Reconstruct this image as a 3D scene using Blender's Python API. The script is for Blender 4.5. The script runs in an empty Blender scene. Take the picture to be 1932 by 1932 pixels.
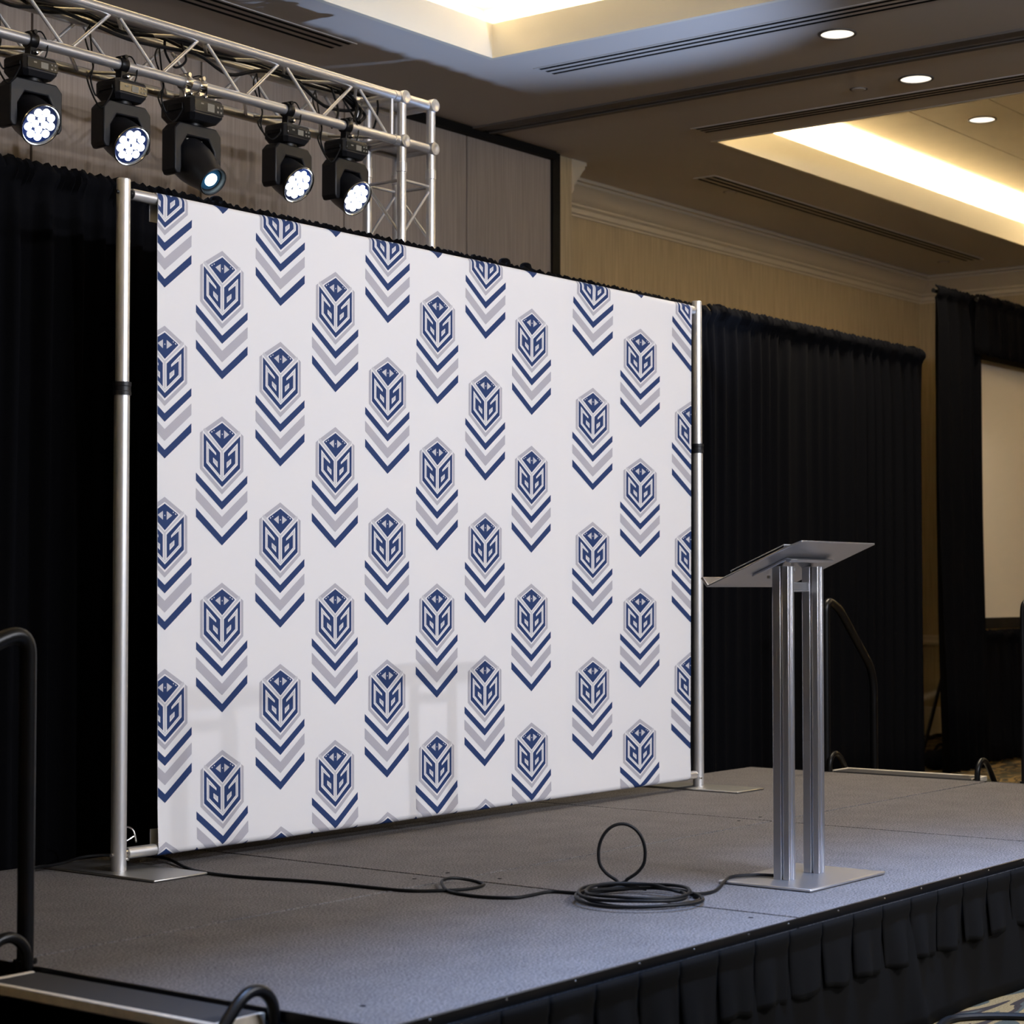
import bpy, bmesh, math, random
from mathutils import Vector, Matrix, noise

S = bpy.context.scene
COL = S.collection
PI = math.pi
V = Vector
STG = 0.46            # stage top
CEIL = 4.55           # main ceiling
R_ = math.radians

# ------------------------------------------------------------------ camera
cam_d = bpy.data.cameras.new('camera'); cam = bpy.data.objects.new('camera', cam_d); COL.objects.link(cam)
cam_d.sensor_width = 36; cam_d.lens = 3768 / 1932 * 36
yaw, pit = R_(37.4), R_(2.19)
fwd = V((math.cos(yaw)*math.cos(pit), math.sin(yaw)*math.cos(pit), math.sin(pit)))
cam.location = (0, 0, 1.455)
cam.rotation_euler = fwd.to_track_quat('-Z', 'Y').to_euler()
cam_d.dof.use_dof = True; cam_d.dof.focus_distance = 8.2; cam_d.dof.aperture_fstop = 4.5
cam_d.clip_end = 100
S.camera = cam

# ------------------------------------------------------------------ world, exposure
w = bpy.data.worlds.new('world'); S.world = w; w.use_nodes = True
w.node_tree.nodes['Background'].inputs[0].default_value = (0.02, 0.018, 0.016, 1)
w.node_tree.nodes['Background'].inputs[1].default_value = 1.0
S.view_settings.view_transform = 'Standard'; S.view_settings.look = 'None'
S.view_settings.gamma = 1; S.view_settings.use_curve_mapping = False
S.view_settings.exposure = 0.3
S.cycles.max_bounces = 5; S.cycles.diffuse_bounces = 4; S.cycles.glossy_bounces = 3; S.cycles.transmission_bounces = 2
S.cycles.caustics_reflective = False; S.cycles.caustics_refractive = False
S.cycles.use_adaptive_sampling = True; S.cycles.adaptive_threshold = 0.03

def spot(name, loc, target, watt, color, angle, blend=0.3, radius=0.05, parent=None):
    l = bpy.data.lights.new(name, 'SPOT'); l.energy = watt; l.color = color
    l.spot_size = R_(angle); l.spot_blend = blend; l.shadow_soft_size = radius
    o = bpy.data.objects.new(name, l); COL.objects.link(o)
    o.rotation_euler = (V(target) - V(loc)).to_track_quat('-Z', 'Y').to_euler()
    o.location = V(loc) - (parent.location if parent else V((0, 0, 0)))
    if parent: o.parent = parent
    return o
def area(name, loc, direction, sx, sy, watt, color, parent=None):
    l = bpy.data.lights.new(name, 'AREA'); l.shape = 'RECTANGLE'; l.size = sx; l.size_y = sy
    l.energy = watt; l.color = color
    o = bpy.data.objects.new(name, l); COL.objects.link(o)
    o.rotation_euler = V(direction).to_track_quat('-Z', 'Y').to_euler()
    o.location = V(loc) - (parent.location if parent else V((0, 0, 0)))
    if parent: o.parent = parent
    return o
WARM = (1.0, 0.87, 0.63); KEY = (0.87, 0.90, 1.0); BLUE = (0.50, 0.66, 1.0)
KEY_W = (560, 660)        # two front-of-house stage lights behind the camera
COVE_W = 26                 # watt per metre of cove strip
DOWN_W = 210
FILL_W = 212                 # added front batten, fill light only
UP_W = 850                  # added floor lamp beside the stage, tints the ceiling blue
POOL_W = 40                # added overhead batten, bluish wash on the front of the stage
HEAD_W = 60                 # each moving head

# ------------------------------------------------------------------ helpers
class MB:
    def __init__(s): s.v = []; s.f = []; s.m = []
    def add(s, vs, fs, m=0):
        o = len(s.v); s.v += [tuple(p) for p in vs]
        for f in fs: s.f.append(tuple(i + o for i in f)); s.m.append(m)
        return s
    def box(s, x0, x1, y0, y1, z0, z1, m=0):
        vs = [(x, y, z) for z in (z0, z1) for y in (y0, y1) for x in (x0, x1)]
        return s.add(vs, [(0,2,3,1),(4,5,7,6),(0,1,5,4),(2,6,7,3),(0,4,6,2),(1,3,7,5)], m)
    def hexa(s, b, t, m=0):     # bottom 4 and top 4 points, both counter-clockwise from above
        return s.add(list(b) + list(t), [(3,2,1,0),(4,5,6,7),(0,1,5,4),(1,2,6,5),(2,3,7,6),(3,0,4,7)], m)
    def prism(s, prof, to3, h0, h1, m=0):   # closed profile of 2D points; to3(a,b,h)
        n = len(prof)
        vs = [to3(a, b, h0) for a, b in prof] + [to3(a, b, h1) for a, b in prof]
        fs = [(i, (i+1) % n, (i+1) % n + n, i + n) for i in range(n)]
        fs += [tuple(reversed(range(n))), tuple(range(n, 2*n))]
        return s.add(vs, fs, m)
    def tube(s, pts, r, n=10, closed=False, m=0, caps=True):
        pts = [V(p) for p in pts]; k = len(pts)
        rr = r if isinstance(r, (list, tuple)) else [r]*k
        tans = []
        for i in range(k):
            if closed: t = pts[(i+1) % k] - pts[i-1]
            else: t = pts[min(i+1, k-1)] - pts[max(i-1, 0)]
            tans.append(t.normalized())
        up = V((0, 0, 1)) if abs(tans[0].z) < .9 else V((1, 0, 0))
        nrm = (up - tans[0]*up.dot(tans[0])).normalized()
        vs = []
        for i in range(k):
            if i:
                q = tans[i-1].rotation_difference(tans[i]); nrm = q @ nrm
                nrm = (nrm - tans[i]*nrm.dot(tans[i])).normalized()
            b = tans[i].cross(nrm)
            for j in range(n):
                a = 2*PI*j/n; vs.append(pts[i] + (nrm*math.cos(a) + b*math.sin(a))*rr[i])
        fs = []
        for i in range(k if closed else k-1):
            for j in range(n):
                a, b2 = i*n + j, i*n + (j+1) % n; c = (i+1) % k * n
                fs.append((a, b2, c + (j+1) % n, c + j))
        if caps and not closed:
            fs.append(tuple(reversed(range(n)))); fs.append(tuple((k-1)*n + j for j in range(n)))
        return s.add(vs, fs, m)
    def cyl(s, p0, p1, r, n=14, m=0, r1=None):
        return s.tube([p0, p1], [r, r if r1 is None else r1], n, m=m)
    def lathe(s, prof, o, d, n=28, m=0, ring=False):     # profile of (radius, height along d)
        o = V(o); d = V(d).normalized(); u = d.orthogonal().normalized(); w_ = d.cross(u)
        k = len(prof); vs = []
        for r, h in prof:
            for j in range(n):
                a = 2*PI*j/n; vs.append(o + d*h + (u*math.cos(a) + w_*math.sin(a))*r)
        fs = [(i*n + j, i*n + (j+1) % n, (i+1)*n + (j+1) % n, (i+1)*n + j) for i in range(k-1) for j in range(n)]
        if ring:
            fs += [((k-1)*n + j, (k-1)*n + (j+1) % n, (j+1) % n, j) for j in range(n)]
            return s.add(vs, fs, m)
        if prof[0][0] > 1e-5: fs.append(tuple(reversed(range(n))))
        if prof[-1][0] > 1e-5: fs.append(tuple((k-1)*n + j for j in range(n)))
        return s.add(vs, fs, m)
    def grid(s, fn, nu, nv, m=0):
        vs = [fn(i/nu, j/nv) for j in range(nv+1) for i in range(nu+1)]
        fs = [(j*(nu+1)+i, j*(nu+1)+i+1, (j+1)*(nu+1)+i+1, (j+1)*(nu+1)+i) for j in range(nv) for i in range(nu)]
        return s.add(vs, fs, m)
    def mesh(s, name, mats, off=V((0, 0, 0)), smooth=True, angle=35, fix=True):
        me = bpy.data.meshes.new(name)
        me.from_pydata([tuple(V(p) - off) for p in s.v], [], s.f)
        for mt in (mats if isinstance(mats, (list, tuple)) else [mats]): me.materials.append(mt)
        me.polygons.foreach_set('material_index', s.m)
        if fix:
            bm = bmesh.new(); bm.from_mesh(me); bmesh.ops.recalc_face_normals(bm, faces=bm.faces); bm.to_mesh(me); bm.free()
        if smooth:
            me.polygons.foreach_set('use_smooth', [True]*len(me.polygons))
            me.set_sharp_from_angle(angle=R_(angle))
        me.update(); return me
    def build(s, name, mats, parent=None, bevel=0, thick=0, smooth=True, angle=35, fix=True, seg=2):
        off = wloc(parent)
        o = bpy.data.objects.new(name, s.mesh(name, mats, off, smooth, angle, fix)); COL.objects.link(o)
        if parent: o.parent = parent
        if thick:
            md = o.modifiers.new('thickness', 'SOLIDIFY'); md.thickness = thick; md.offset = 0
        if bevel:
            md = o.modifiers.new('bevel', 'BEVEL'); md.width = bevel; md.segments = seg; md.limit_method = 'ANGLE'; md.angle_limit = R_(40)
        return o
def wloc(o):
    p = V((0, 0, 0))
    while o is not None: p = p + o.location; o = o.parent
    return p
def tag(o, label, cat, group=None):
    o['label'] = label; o['category'] = cat
    if group: o['group'] = group
    return o
def struct(o, label=None):
    o['kind'] = 'structure'
    if label: o['label'] = label
    return o
def thing(name, loc, label, cat, group=None):
    o = bpy.data.objects.new(name, None); COL.objects.link(o); o.location = loc; o.empty_display_size = .1
    return tag(o, label, cat, group)
def spline(pts, sub=8, closed=False):
    pts = [V(p) for p in pts]; n = len(pts); out = []
    for i in range(n if closed else n-1):
        if closed: p0, p1, p2, p3 = pts[i-1], pts[i], pts[(i+1) % n], pts[(i+2) % n]
        else: p0, p1, p2, p3 = pts[max(i-1, 0)], pts[i], pts[i+1], pts[min(i+2, n-1)]
        for k in range(sub):
            t = k/sub
            out.append(.5*((2*p1) + (p2-p0)*t + (2*p0-5*p1+4*p2-p3)*t*t + (3*p1-p0-3*p2+p3)*t**3))
    if not closed: out.append(pts[-1])
    return out
def bend(pts, r, sub=6):        # polyline with rounded corners
    pts = [V(p) for p in pts]; out = [pts[0]]
    for i in range(1, len(pts)-1):
        a, b, c = pts[i-1], pts[i], pts[i+1]
        d1 = (a-b); d2 = (c-b); rr = min(r, d1.length*.49, d2.length*.49)
        p, q = b + d1.normalized()*rr, b + d2.normalized()*rr
        for k in range(sub+1):
            t = k/sub; out.append(p*(1-t)**2 + b*2*t*(1-t) + q*t*t)
    out.append(pts[-1]); return out

# ------------------------------------------------------------------ materials
def mat(name, col, rough=.6, metal=0.0, spec=.5, sheen=0, emit=None, es=0, bump=None, var=None):
    """bump=(scale,strength)   var=(scale,amount): colour grain"""
    m = bpy.data.materials.new(name); m.use_nodes = True; nt = m.node_tree; b = nt.nodes['Principled BSDF']
    b.inputs['Base Color'].default_value = (*col, 1); b.inputs['Roughness'].default_value = rough
    b.inputs['Metallic'].default_value = metal; b.inputs['Specular IOR Level'].default_value = spec
    if sheen: b.inputs['Sheen Weight'].default_value = sheen; b.inputs['Sheen Roughness'].default_value = .5
    if emit: b.inputs['Emission Color'].default_value = (*emit, 1); b.inputs['Emission Strength'].default_value = es
    if emit: m.cycles.emission_sampling = 'NONE'
    if bump or var:
        tc = nt.nodes.new('ShaderNodeTexCoord')
    if bump:
        n = nt.nodes.new('ShaderNodeTexNoise'); n.inputs['Scale'].default_value = bump[0]; n.inputs['Detail'].default_value = 4
        bp = nt.nodes.new('ShaderNodeBump'); bp.inputs['Strength'].default_value = bump[1]; bp.inputs['Distance'].default_value = .01
        nt.links.new(tc.outputs['Object'], n.inputs['Vector']); nt.links.new(n.outputs[0], bp.inputs['Height'])
        nt.links.new(bp.outputs[0], b.inputs['Normal'])
    if var:
        n = nt.nodes.new('ShaderNodeTexNoise'); n.inputs['Scale'].default_value = var[0]; n.inputs['Detail'].default_value = 6
        n.inputs['Roughness'].default_value = .7
        r = nt.nodes.new('ShaderNodeValToRGB'); a = var[1]
        r.color_ramp.elements[0].position = .3; r.color_ramp.elements[1].position = .7
        r.color_ramp.elements[0].color = (*[c*(1-a) for c in col], 1); r.color_ramp.elements[1].color = (*[min(1, c*(1+a)) for c in col], 1)
        nt.links.new(tc.outputs['Object'], n.inputs['Vector']); nt.links.new(n.outputs[0], r.inputs[0])
        nt.links.new(r.outputs[0], b.inputs['Base Color'])
    return m
M = {}
M['alu'] = mat('brushed aluminium', (.74, .73, .72), .38, .75)
M['alu_truss'] = mat('truss aluminium', (.70, .70, .72), .36, .8)
M['plate'] = mat('satin steel plate', (.48, .47, .45), .42, 1.0, bump=(300, .03))
M['lect'] = mat('satin anodised aluminium', (.66, .66, .68), .32, .95)
M['chrome'] = mat('bright steel', (.75, .73, .70), .18, 1.0)
M['blackmetal'] = mat('black powder coat', (.0045, .0045, .005), .35, 0, .35)
M['plastic'] = mat('black moulded plastic', (.011, .011, .013), .42, 0, .4, bump=(120, .03))
M['panelglass'] = mat('dark display glass', (.03, .028, .024), .12, 0, .6)
M['lcd'] = mat('small grey display', (.22, .21, .18), .3)
M['rubber'] = mat('black cable rubber', (.004, .004, .0045), .5, 0, .25)
M['velvet'] = mat('black drape cloth', (.0034, .0034, .0043), 1.0, 0, .06, bump=(400, .05))
M['skirt'] = mat('black pleated polyester', (.0040, .0037, .0036), .8, 0, .10, bump=(260, .06))
M['fabric'] = mat('white stretch fabric', (.83, .82, .83), .75, 0, .25, bump=(600, .02))
M['navy'] = mat('navy ink', (.022, .048, .150), .7, 0, .25)
M['silver'] = mat('silver grey ink', (.47, .46, .51), .65, 0, .3)
M['silver2'] = mat('pale silver ink', (.60, .59, .62), .65, 0, .3)
M['ceiling'] = mat('painted ceiling', (.66, .63, .61), .8, 0, .2, bump=(90, .02))
M['cream'] = mat('cream cove paint', (.78, .74, .64), .8, 0, .2)
M['tile'] = mat('cream ceiling board', (.78, .69, .55), .85, 0, .2, var=(3, .04))
M['crown'] = mat('cream moulding paint', (.62, .53, .39), .6, 0, .3)
M['slot'] = mat('dark slot', (.006, .006, .006), .9, 0, .1)
M['trackpaint'] = mat('brown track enamel', (.16, .14, .125), .6, 0, .3)
M['blackpaint'] = mat('black track cover', (.008, .007, .006), .7, 0, .2)
M['grey_trim'] = mat('worn pale nosing', (.74, .66, .54), .55, 0, .3, var=(14, .2))
M['tread'] = mat('dark ribbed tread', (.055, .052, .052), .8, 0, .2, bump=(200, .1))
M['screen'] = mat('matte screen fabric', (.72, .66, .57), .9, 0, .1)
M['led'] = mat('lit LED lens', (.9, .95, 1), .3, emit=(.86, .92, 1.0), es=7)
M['ledblue'] = mat('blue lens reflector', (.02, .04, .16), .25, 0, .7, emit=(.05, .12, .55), es=.25)
M['spotlens'] = mat('lit spot lens', (.8, .95, 1), .2, emit=(.72, .93, 1.0), es=12)
M['glassblue'] = mat('coated front glass', (.015, .05, .10), .08, 0, .8, emit=(.05, .22, .42), es=.10)
M['lamp'] = mat('lit downlight lens', (1, .95, .85), .4, emit=(1, .92, .76), es=1.25)
M['strip'] = mat('cove light strip', (1, .9, .7), .5, emit=(1, .82, .55), es=4)
M['tabletblack'] = mat('black tablet shell', (.012, .012, .016), .3, 0, .5)

def wallcloth(name, c, sc=1.0):
    m = mat(name, c, .85, 0, .15); nt = m.node_tree; b = nt.nodes['Principled BSDF']
    tc = nt.nodes.new('ShaderNodeTexCoord'); mp = nt.nodes.new('ShaderNodeMapping')
    mp.inputs['Scale'].default_value = (60*sc, 60*sc, 2.2)
    n = nt.nodes.new('ShaderNodeTexNoise'); n.inputs['Scale'].default_value = 1.0; n.inputs['Detail'].default_value = 5
    r = nt.nodes.new('ShaderNodeValToRGB'); r.color_ramp.elements[0].position = .3; r.color_ramp.elements[1].position = .72
    r.color_ramp.elements[0].color = (*[x*.84 for x in c], 1); r.color_ramp.elements[1].color = (*[x*1.14 for x in c], 1)
    L = nt.links; L.new(tc.outputs['Object'], mp.inputs[0]); L.new(mp.outputs[0], n.inputs['Vector']); L.new(n.outputs[0], r.inputs[0]); L.new(r.outputs[0], b.inputs['Base Color'])
    return m
M['wall'] = wallcloth('tan wall covering', (.49, .385, .235))
M['panel'] = wallcloth('taupe panel fabric', (.37, .31, .265), 1.3)

def deck_mat():
    m = mat('grey stage carpet', (.1, .1, .1), .95, 0, .12); nt = m.node_tree; b = nt.nodes['Principled BSDF']; L = nt.links
    tc = nt.nodes.new('ShaderNodeTexCoord')
    n = nt.nodes.new('ShaderNodeTexNoise'); n.inputs['Scale'].default_value = 150; n.inputs['Detail'].default_value = 3
    n2 = nt.nodes.new('ShaderNodeTexNoise'); n2.inputs['Scale'].default_value = 7; n2.inputs['Detail'].default_value = 6
    r = nt.nodes.new('ShaderNodeValToRGB'); r.color_ramp.elements[0].position = .33; r.color_ramp.elements[1].position = .70
    r.color_ramp.elements[0].color = (.080, .073, .070, 1); r.color_ramp.elements[1].color = (.320, .295, .285, 1)
    mx = nt.nodes.new('ShaderNodeMix'); mx.data_type = 'RGBA'; mx.blend_type = 'MULTIPLY'; mx.inputs[0].default_value = .35
    L.new(tc.outputs['Object'], n.inputs['Vector']); L.new(tc.outputs['Object'], n2.inputs['Vector'])
    L.new(n.outputs[0], r.inputs[0]); L.new(r.outputs[0], mx.inputs[6]); L.new(n2.outputs[0], mx.inputs[7]); L.new(mx.outputs[2], b.inputs['Base Color'])
    bp = nt.nodes.new('ShaderNodeBump'); bp.inputs['Strength'].default_value = .25; bp.inputs['Distance'].default_value = .004
    L.new(n.outputs[0], bp.inputs['Height']); L.new(bp.outputs[0], b.inputs['Normal'])
    return m
M['deck'] = deck_mat()

def carpet_mat():
    m = mat('patterned ballroom carpet', (.2, .17, .12), .95, 0, .1); nt = m.node_tree; b = nt.nodes['Principled BSDF']; L = nt.links
    N = nt.nodes.new
    tc = N('ShaderNodeTexCoord'); mp = N('ShaderNodeMapping'); mp.inputs['Rotation'].default_value = (0, 0, .5); mp.inputs['Scale'].default_value = (1.3, 3.2, 1)
    n = N('ShaderNodeTexNoise'); n.inputs['Scale'].default_value = 1.25; n.inputs['Detail'].default_value = 1.2; n.inputs['Distortion'].default_value = 1.6
    r = N('ShaderNodeValToRGB'); cr = r.color_ramp; cr.interpolation = 'CONSTANT'
    cols = [(0, (.080, .080, .058)), (.40, (.30, .20, .085)), (.47, (.05, .035, .026)), (.52, (.095, .092, .068)), (.58, (.33, .22, .09)), (.66, (.105, .10, .078)), (.74, (.05, .035, .026))]
    cr.elements[0].position = 0; cr.elements[0].color = (*cols[0][1], 1); cr.elements[1].position = cols[1][0]; cr.elements[1].color = (*cols[1][1], 1)
    for p, c in cols[2:]:
        e = cr.elements.new(p); e.color = (*c, 1)
    n2 = N('ShaderNodeTexNoise'); n2.inputs['Scale'].default_value = 180; n2.inputs['Detail'].default_value = 2
    r2 = N('ShaderNodeValToRGB'); r2.color_ramp.elements[0].position = .3; r2.color_ramp.elements[1].position = .7
    r2.color_ramp.elements[0].color = (.45, .45, .45, 1); r2.color_ramp.elements[1].color = (1, 1, 1, 1)
    mx = N('ShaderNodeMix'); mx.data_type = 'RGBA'; mx.blend_type = 'MULTIPLY'; mx.inputs[0].default_value = 1
    L.new(tc.outputs['Object'], mp.inputs[0]); L.new(mp.outputs[0], n.inputs['Vector']); L.new(tc.outputs['Object'], n2.inputs['Vector'])
    L.new(n.outputs[0], r.inputs[0]); L.new(n2.outputs[0], r2.inputs[0]); L.new(r.outputs[0], mx.inputs[6]); L.new(r2.outputs[0], mx.inputs[7]); L.new(mx.outputs[2], b.inputs['Base Color'])
    return m
M['carpet'] = carpet_mat()

# ------------------------------------------------------------------ room shell
XL, XR, YF, YB = -5.0, 18.30, -9.0, 8.85
struct(MB().box(XL-.1, XR+.1, YF-.1, YB+.1, -.1, 0).build('floor', M['carpet']), 'patterned tan, grey and brown ballroom carpet')

C1 = (.8, 9.11, .6, 7.11)         # coffer openings x0,x1,y0,y1
C2 = (11.78, 17.50, .6, 7.22)
TX0, TX1 = 10.495, 10.575         # ceiling track slot
def ceiling():
    xs = sorted({XL-.1, C1[0], C1[1], TX0, TX1, C2[0], C2[1], XR+.1}); ys = sorted({YF-.1, C1[2], C1[3], C2[3], YB+.1})
    mb = MB()
    for i in range(len(xs)-1):
        for j in range(len(ys)-1):
            cx, cy = (xs[i]+xs[i+1])/2, (ys[j]+ys[j+1])/2
            if any(c[0] < cx < c[1] and c[2] < cy < c[3] for c in (C1, C2)): continue
            if TX0 < cx < TX1: continue
            mb.box(xs[i], xs[i+1], ys[j], ys[j+1], CEIL, CEIL+.03)
    return struct(mb.build('ceiling', M['ceiling'], smooth=False), 'flat painted ceiling soffit around the coffers')
ceil = ceiling()
UP = .20; TOPZ = 4.95; CV = .29
strips = []
for ci, c in enumerate((C1, C2)):
    x0, x1, y0, y1 = c
    mb = MB(); t = .03
    e_ = .004
    for a in ((x0-t, x1+t, y1-e_, y1+t), (x0-t, x1+t, y0-t, y0+e_), (x1-e_, x1+t, y0, y1), (x0-t, x0+e_, y0, y1)):
        mb.box(a[0], a[1], a[2], a[3], CEIL-.002, CEIL+UP)
    mb.build('cove_lip', M['cream'], ceil, smooth=False)
    X0, X1, Y0, Y1 = x0-CV, x1+CV, y0-CV, y1+CV
    mb = MB()
    for a in ((X0-t, X1+t, Y1, Y1+t), (X0-t, X1+t, Y0-t, Y0), (X1, X1+t, Y0, Y1), (X0-t, X0, Y0, Y1)):
        mb.box(a[0], a[1], a[2], a[3], CEIL+.03, TOPZ+.03)
    for a in ((X0, X1, y1, Y1), (X0, X1, Y0, y0), (x1, X1, y0, y1), (X0, x0, y0, y1)):
        mb.box(a[0], a[1], a[2], a[3], CEIL+.031, CEIL+.05)
    mb.build('cove_back', M['cream'], ceil, smooth=False)
    # ceiling boards inside the coffer, running along x
    cuts = [Y0]; y = 7.13 if ci == 1 else 6.9
    ys = []
    while y > Y0 + .2: ys.append(y); y -= .62
    ys = [Y1] + ys + [Y0]
    for k in range(len(ys)-1):
        MB().box(X0, X1, ys[k+1]+.006, ys[k]-.006, TOPZ, TOPZ+.02).build('ceiling_board', M['tile'], ceil, smooth=False)
    MB().box(X0-t, X1+t, Y0-t, Y1+t, TOPZ+.02, TOPZ+.04).build('board_backing', M['trackpaint'], ceil, smooth=False)
    # light strips lying in the cove trough
    z = CEIL + .085; m_ = CV*.45
    for (a, b) in (((x0, y1+m_), (x1, y1+m_)), ((x0, y0-m_), (x1, y0-m_)), ((x1+m_, y0), (x1+m_, y1)), ((x0-m_, y0), (x0-m_, y1))):
        ln = math.hypot(b[0]-a[0], b[1]-a[1])
        mb = MB().box(min(a[0], b[0])-.02, max(a[0], b[0])+.02, min(a[1], b[1])-.02, max(a[1], b[1])+.02, CEIL+.055, CEIL+.075)
        st = mb.build('cove_light_strip', M['strip'], ceil, smooth=False)
        hor = abs(b[0]-a[0]) > .1
        area('cove_light', ((a[0]+b[0])/2, (a[1]+b[1])/2, z), (0, 0, 1), ln if hor else .05, .05 if hor else ln, COVE_W*(.26, .60)[ci]*ln, WARM, ceil)

# movable-wall track in the ceiling (runs along y)
tr = MB().box(TX0-.10, TX0, YF, 8.3, CEIL-.014, CEIL).box(TX1, TX1+.05, YF, 8.3, CEIL-.014, CEIL).build('trim_1', M['trackpaint'], smooth=False)
struct(tr, 'brown movable-wall track across the ceiling')
MB().box(TX0, TX1, YF, 8.3, CEIL+.02, CEIL+.05).build('slot', M['slot'], tr, smooth=False)

# back wall: movable partition with header track, jamb, pilaster, tan wall
YP = 8.33
wb = struct(MB().box(XL-.1, 11.40, YP+.03, YP+.13, 0, CEIL).box(11.605, XR+.1, YB, YB+.1, 0, CEIL).build('wall_back', [M['wall']], smooth=False), 'tan covered back wall behind the drapes')
xs = [11.347]
x = 10.397
while x > XL: xs.append(x); x -= 1.22
for k in range(len(xs)-1):
    MB().box(xs[k+1]+.007, xs[k]-.007 if k else xs[k], YP, YP+.03, .02, CEIL-.055).build('partition_panel', M['panel'], wb, bevel=.004)
MB().box(XL, 11.347, YP-.05, YP+.03, CEIL-.055, CEIL-.001).build('header_track', M['blackpaint'], wb, smooth=False)
MB().box(11.347, 11.436, YP-.02, YP+.03, 0, CEIL-.001).build('jamb', M['blackpaint'], wb, smooth=False)
MB().box(11.436, 11.605, YP, YB+.02, 0, CEIL-.001).build('pilaster', M['wall'], wb, bevel=.004)
struct(MB().box(XR, XR+.1, YF-.1, YB+.1, 0, CEIL).build('wall_right', M['wall'], smooth=False), 'tan covered side wall past the projection screen')
struct(MB().box(XL-.1, XL, YF-.1, YB+.1, 0, CEIL).build('wall_left', M['wall'], smooth=False), 'tan covered side wall')
struct(MB().box(XL-.1, XR+.1, YF-.1, YF, 0, CEIL).build('wall_front', M['wall'], smooth=False), 'tan covered wall behind the audience')
# crown moulding: profile (out from wall, down from ceiling)
CP = [(0, 0), (.185, 0), (.185, .025), (.165, .03), (.165, .05), (.135, .075), (.095, .12), (.062, .155), (.05, .16), (.05, .175), (.028, .19), (.028, .225), (.012, .235), (.012, .25), (0, .25)]
t2 = struct(MB().prism(CP, lambda a, b, h: (h, YB-a, CEIL-.001-b), 11.605, XR).build('trim_2', M['crown'], angle=25), 'cream crown moulding along the back wall')
t3 = struct(MB().prism(CP, lambda a, b, h: (XR-a, h, CEIL-.001-b), YF, YB).build('trim_3', M['crown'], angle=25), 'cream crown moulding along the side wall')
t4 = struct(MB().prism(CP, lambda a, b, h: (11.605+a, h, CEIL-.001-b), YP, YB).build('trim_4', M['crown'], angle=25), 'cream crown moulding return on the pilaster')
CR = [(0, 0), (.03, .01), (.035, .03), (.02, .05), (.02, .07), (.028, .08), (.02, .095), (0, .1)]
struct(MB().prism(CR, lambda a, b, h: (h, YB-a, .89+b), 11.605, XR).build('trim_5', M['crown']), 'cream chair rail along the back wall')
struct(MB().prism(CR, lambda a, b, h: (XR-a, h, .89+b), YF, YB).build('trim_6', M['crown']), 'cream chair rail along the side wall')
BB = [(0, 0), (.02, 0), (.02, .20), (.014, .22), (.014, .26), (.006, .28), (0, .285)]
struct(MB().prism(BB, lambda a, b, h: (h, YB-a, b), 11.605, XR).build('baseboard_back', M['crown']), 'cream baseboard of the back wall')
struct(MB().prism(BB, lambda a, b, h: (XR-a, h, b), YF, YB).build('baseboard_right', M['crown']), 'cream baseboard of the side wall')

# linear diffusers
def diffuser(a, b, label):
    (x0, y0), (x1, y1) = a, b
    t = thing('linear_diffuser', ((x0+x1)/2, (y0+y1)/2, CEIL-.004), label, 'air vent', 'linear slot vents in the ceiling')
    along_x = abs(x1-x0) > abs(y1-y0)
    MB().box(min(x0, x1)-.03, max(x0, x1)+.03, min(y0, y1)-.03, max(y0, y1)+.03, CEIL-.004, CEIL).build('frame', M['ceiling'], t, smooth=False)
    for k in range(3):
        f = k/2
        if along_x:
            y = y0 + (y1-y0)*f; d = .05*(2-k); MB().box(min(x0, x1), max(x0, x1), y-.013, y+.013, CEIL-.0055, CEIL-.002).build('slot', M['slot'], t, smooth=False)
        else:
            x = x0 + (x1-x0)*f; MB().box(x-.013, x+.013, min(y0, y1), max(y0, y1), CEIL-.0055, CEIL-.002).build('slot', M['slot'], t, smooth=False)
diffuser((9.47, 7.03), (9.60, 1.5), 'black three-slot air vent in ceiling beside the large lit coffer corner')
diffuser((11.36, 7.12), (11.47, 1.5), 'black three-slot air vent beside the far coffer, nearest the ceiling track')
diffuser((12.76, 7.85), (17.5, 7.98), 'black three-slot air vent between the far coffer and the crown moulding')
diffuser((3.0, 7.56), (8.37, 7.69), 'black three-slot air vent above the lighting truss')

def downlight(x, y, z, label):
    t = thing('downlight', (x, y, z), label, 'ceiling light', 'round recessed ceiling lights')
    MB().lathe([(.092, -.001), (.106, -.001), (.108, -.006), (.100, -.010), (.092, -.008)], (x, y, z), (0, 0, 1), 40, ring=True).build('trim_ring', M['trackpaint'], t)
    o = MB().lathe([(0, -.004), (.05, -.0045), (.092, -.003), (.092, 0)], (x, y, z), (0, 0, 1), 40).build('lens', M['lamp'], t)
    spot('downlight_lamp', (x, y, z-.02), (x, y, 0), DOWN_W, (1, .86, .66), 110, .6, .09, t)
downlight(9.87, 5.26, CEIL, 'round lit downlight in the grey soffit left of the ceiling track')
downlight(11.04, 5.352, CEIL, 'round lit downlight in the soffit right of the ceiling track')
downlight(13.86, 6.185, TOPZ, 'round lit downlight inside the far lit coffer')
def sprinkler(x, y, label):
    t = thing('sprinkler_cover', (x, y, CEIL), label, 'sprinkler', 'ceiling sprinkler covers')
    MB().lathe([(0, -.006), (.042, -.006), (.045, -.003), (.045, 0)], (x, y, CEIL), (0, 0, 1), 24).build('cover', M['ceiling'], t)
    MB().lathe([(.047, -.003), (.056, -.003), (.056, 0), (.047, 0)], (x, y, CEIL), (0, 0, 1), 24, ring=True).build('ring', M['trackpaint'], t)
sprinkler(11.06, 5.75, 'small round sprinkler cover near the second downlight')
sprinkler(13.344, 8.055, 'small round sprinkler cover beside the vent by the crown moulding, pilaster end')
sprinkler(17.45, 8.19, 'small round sprinkler cover at the far end of the vent by the crown moulding')

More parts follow.
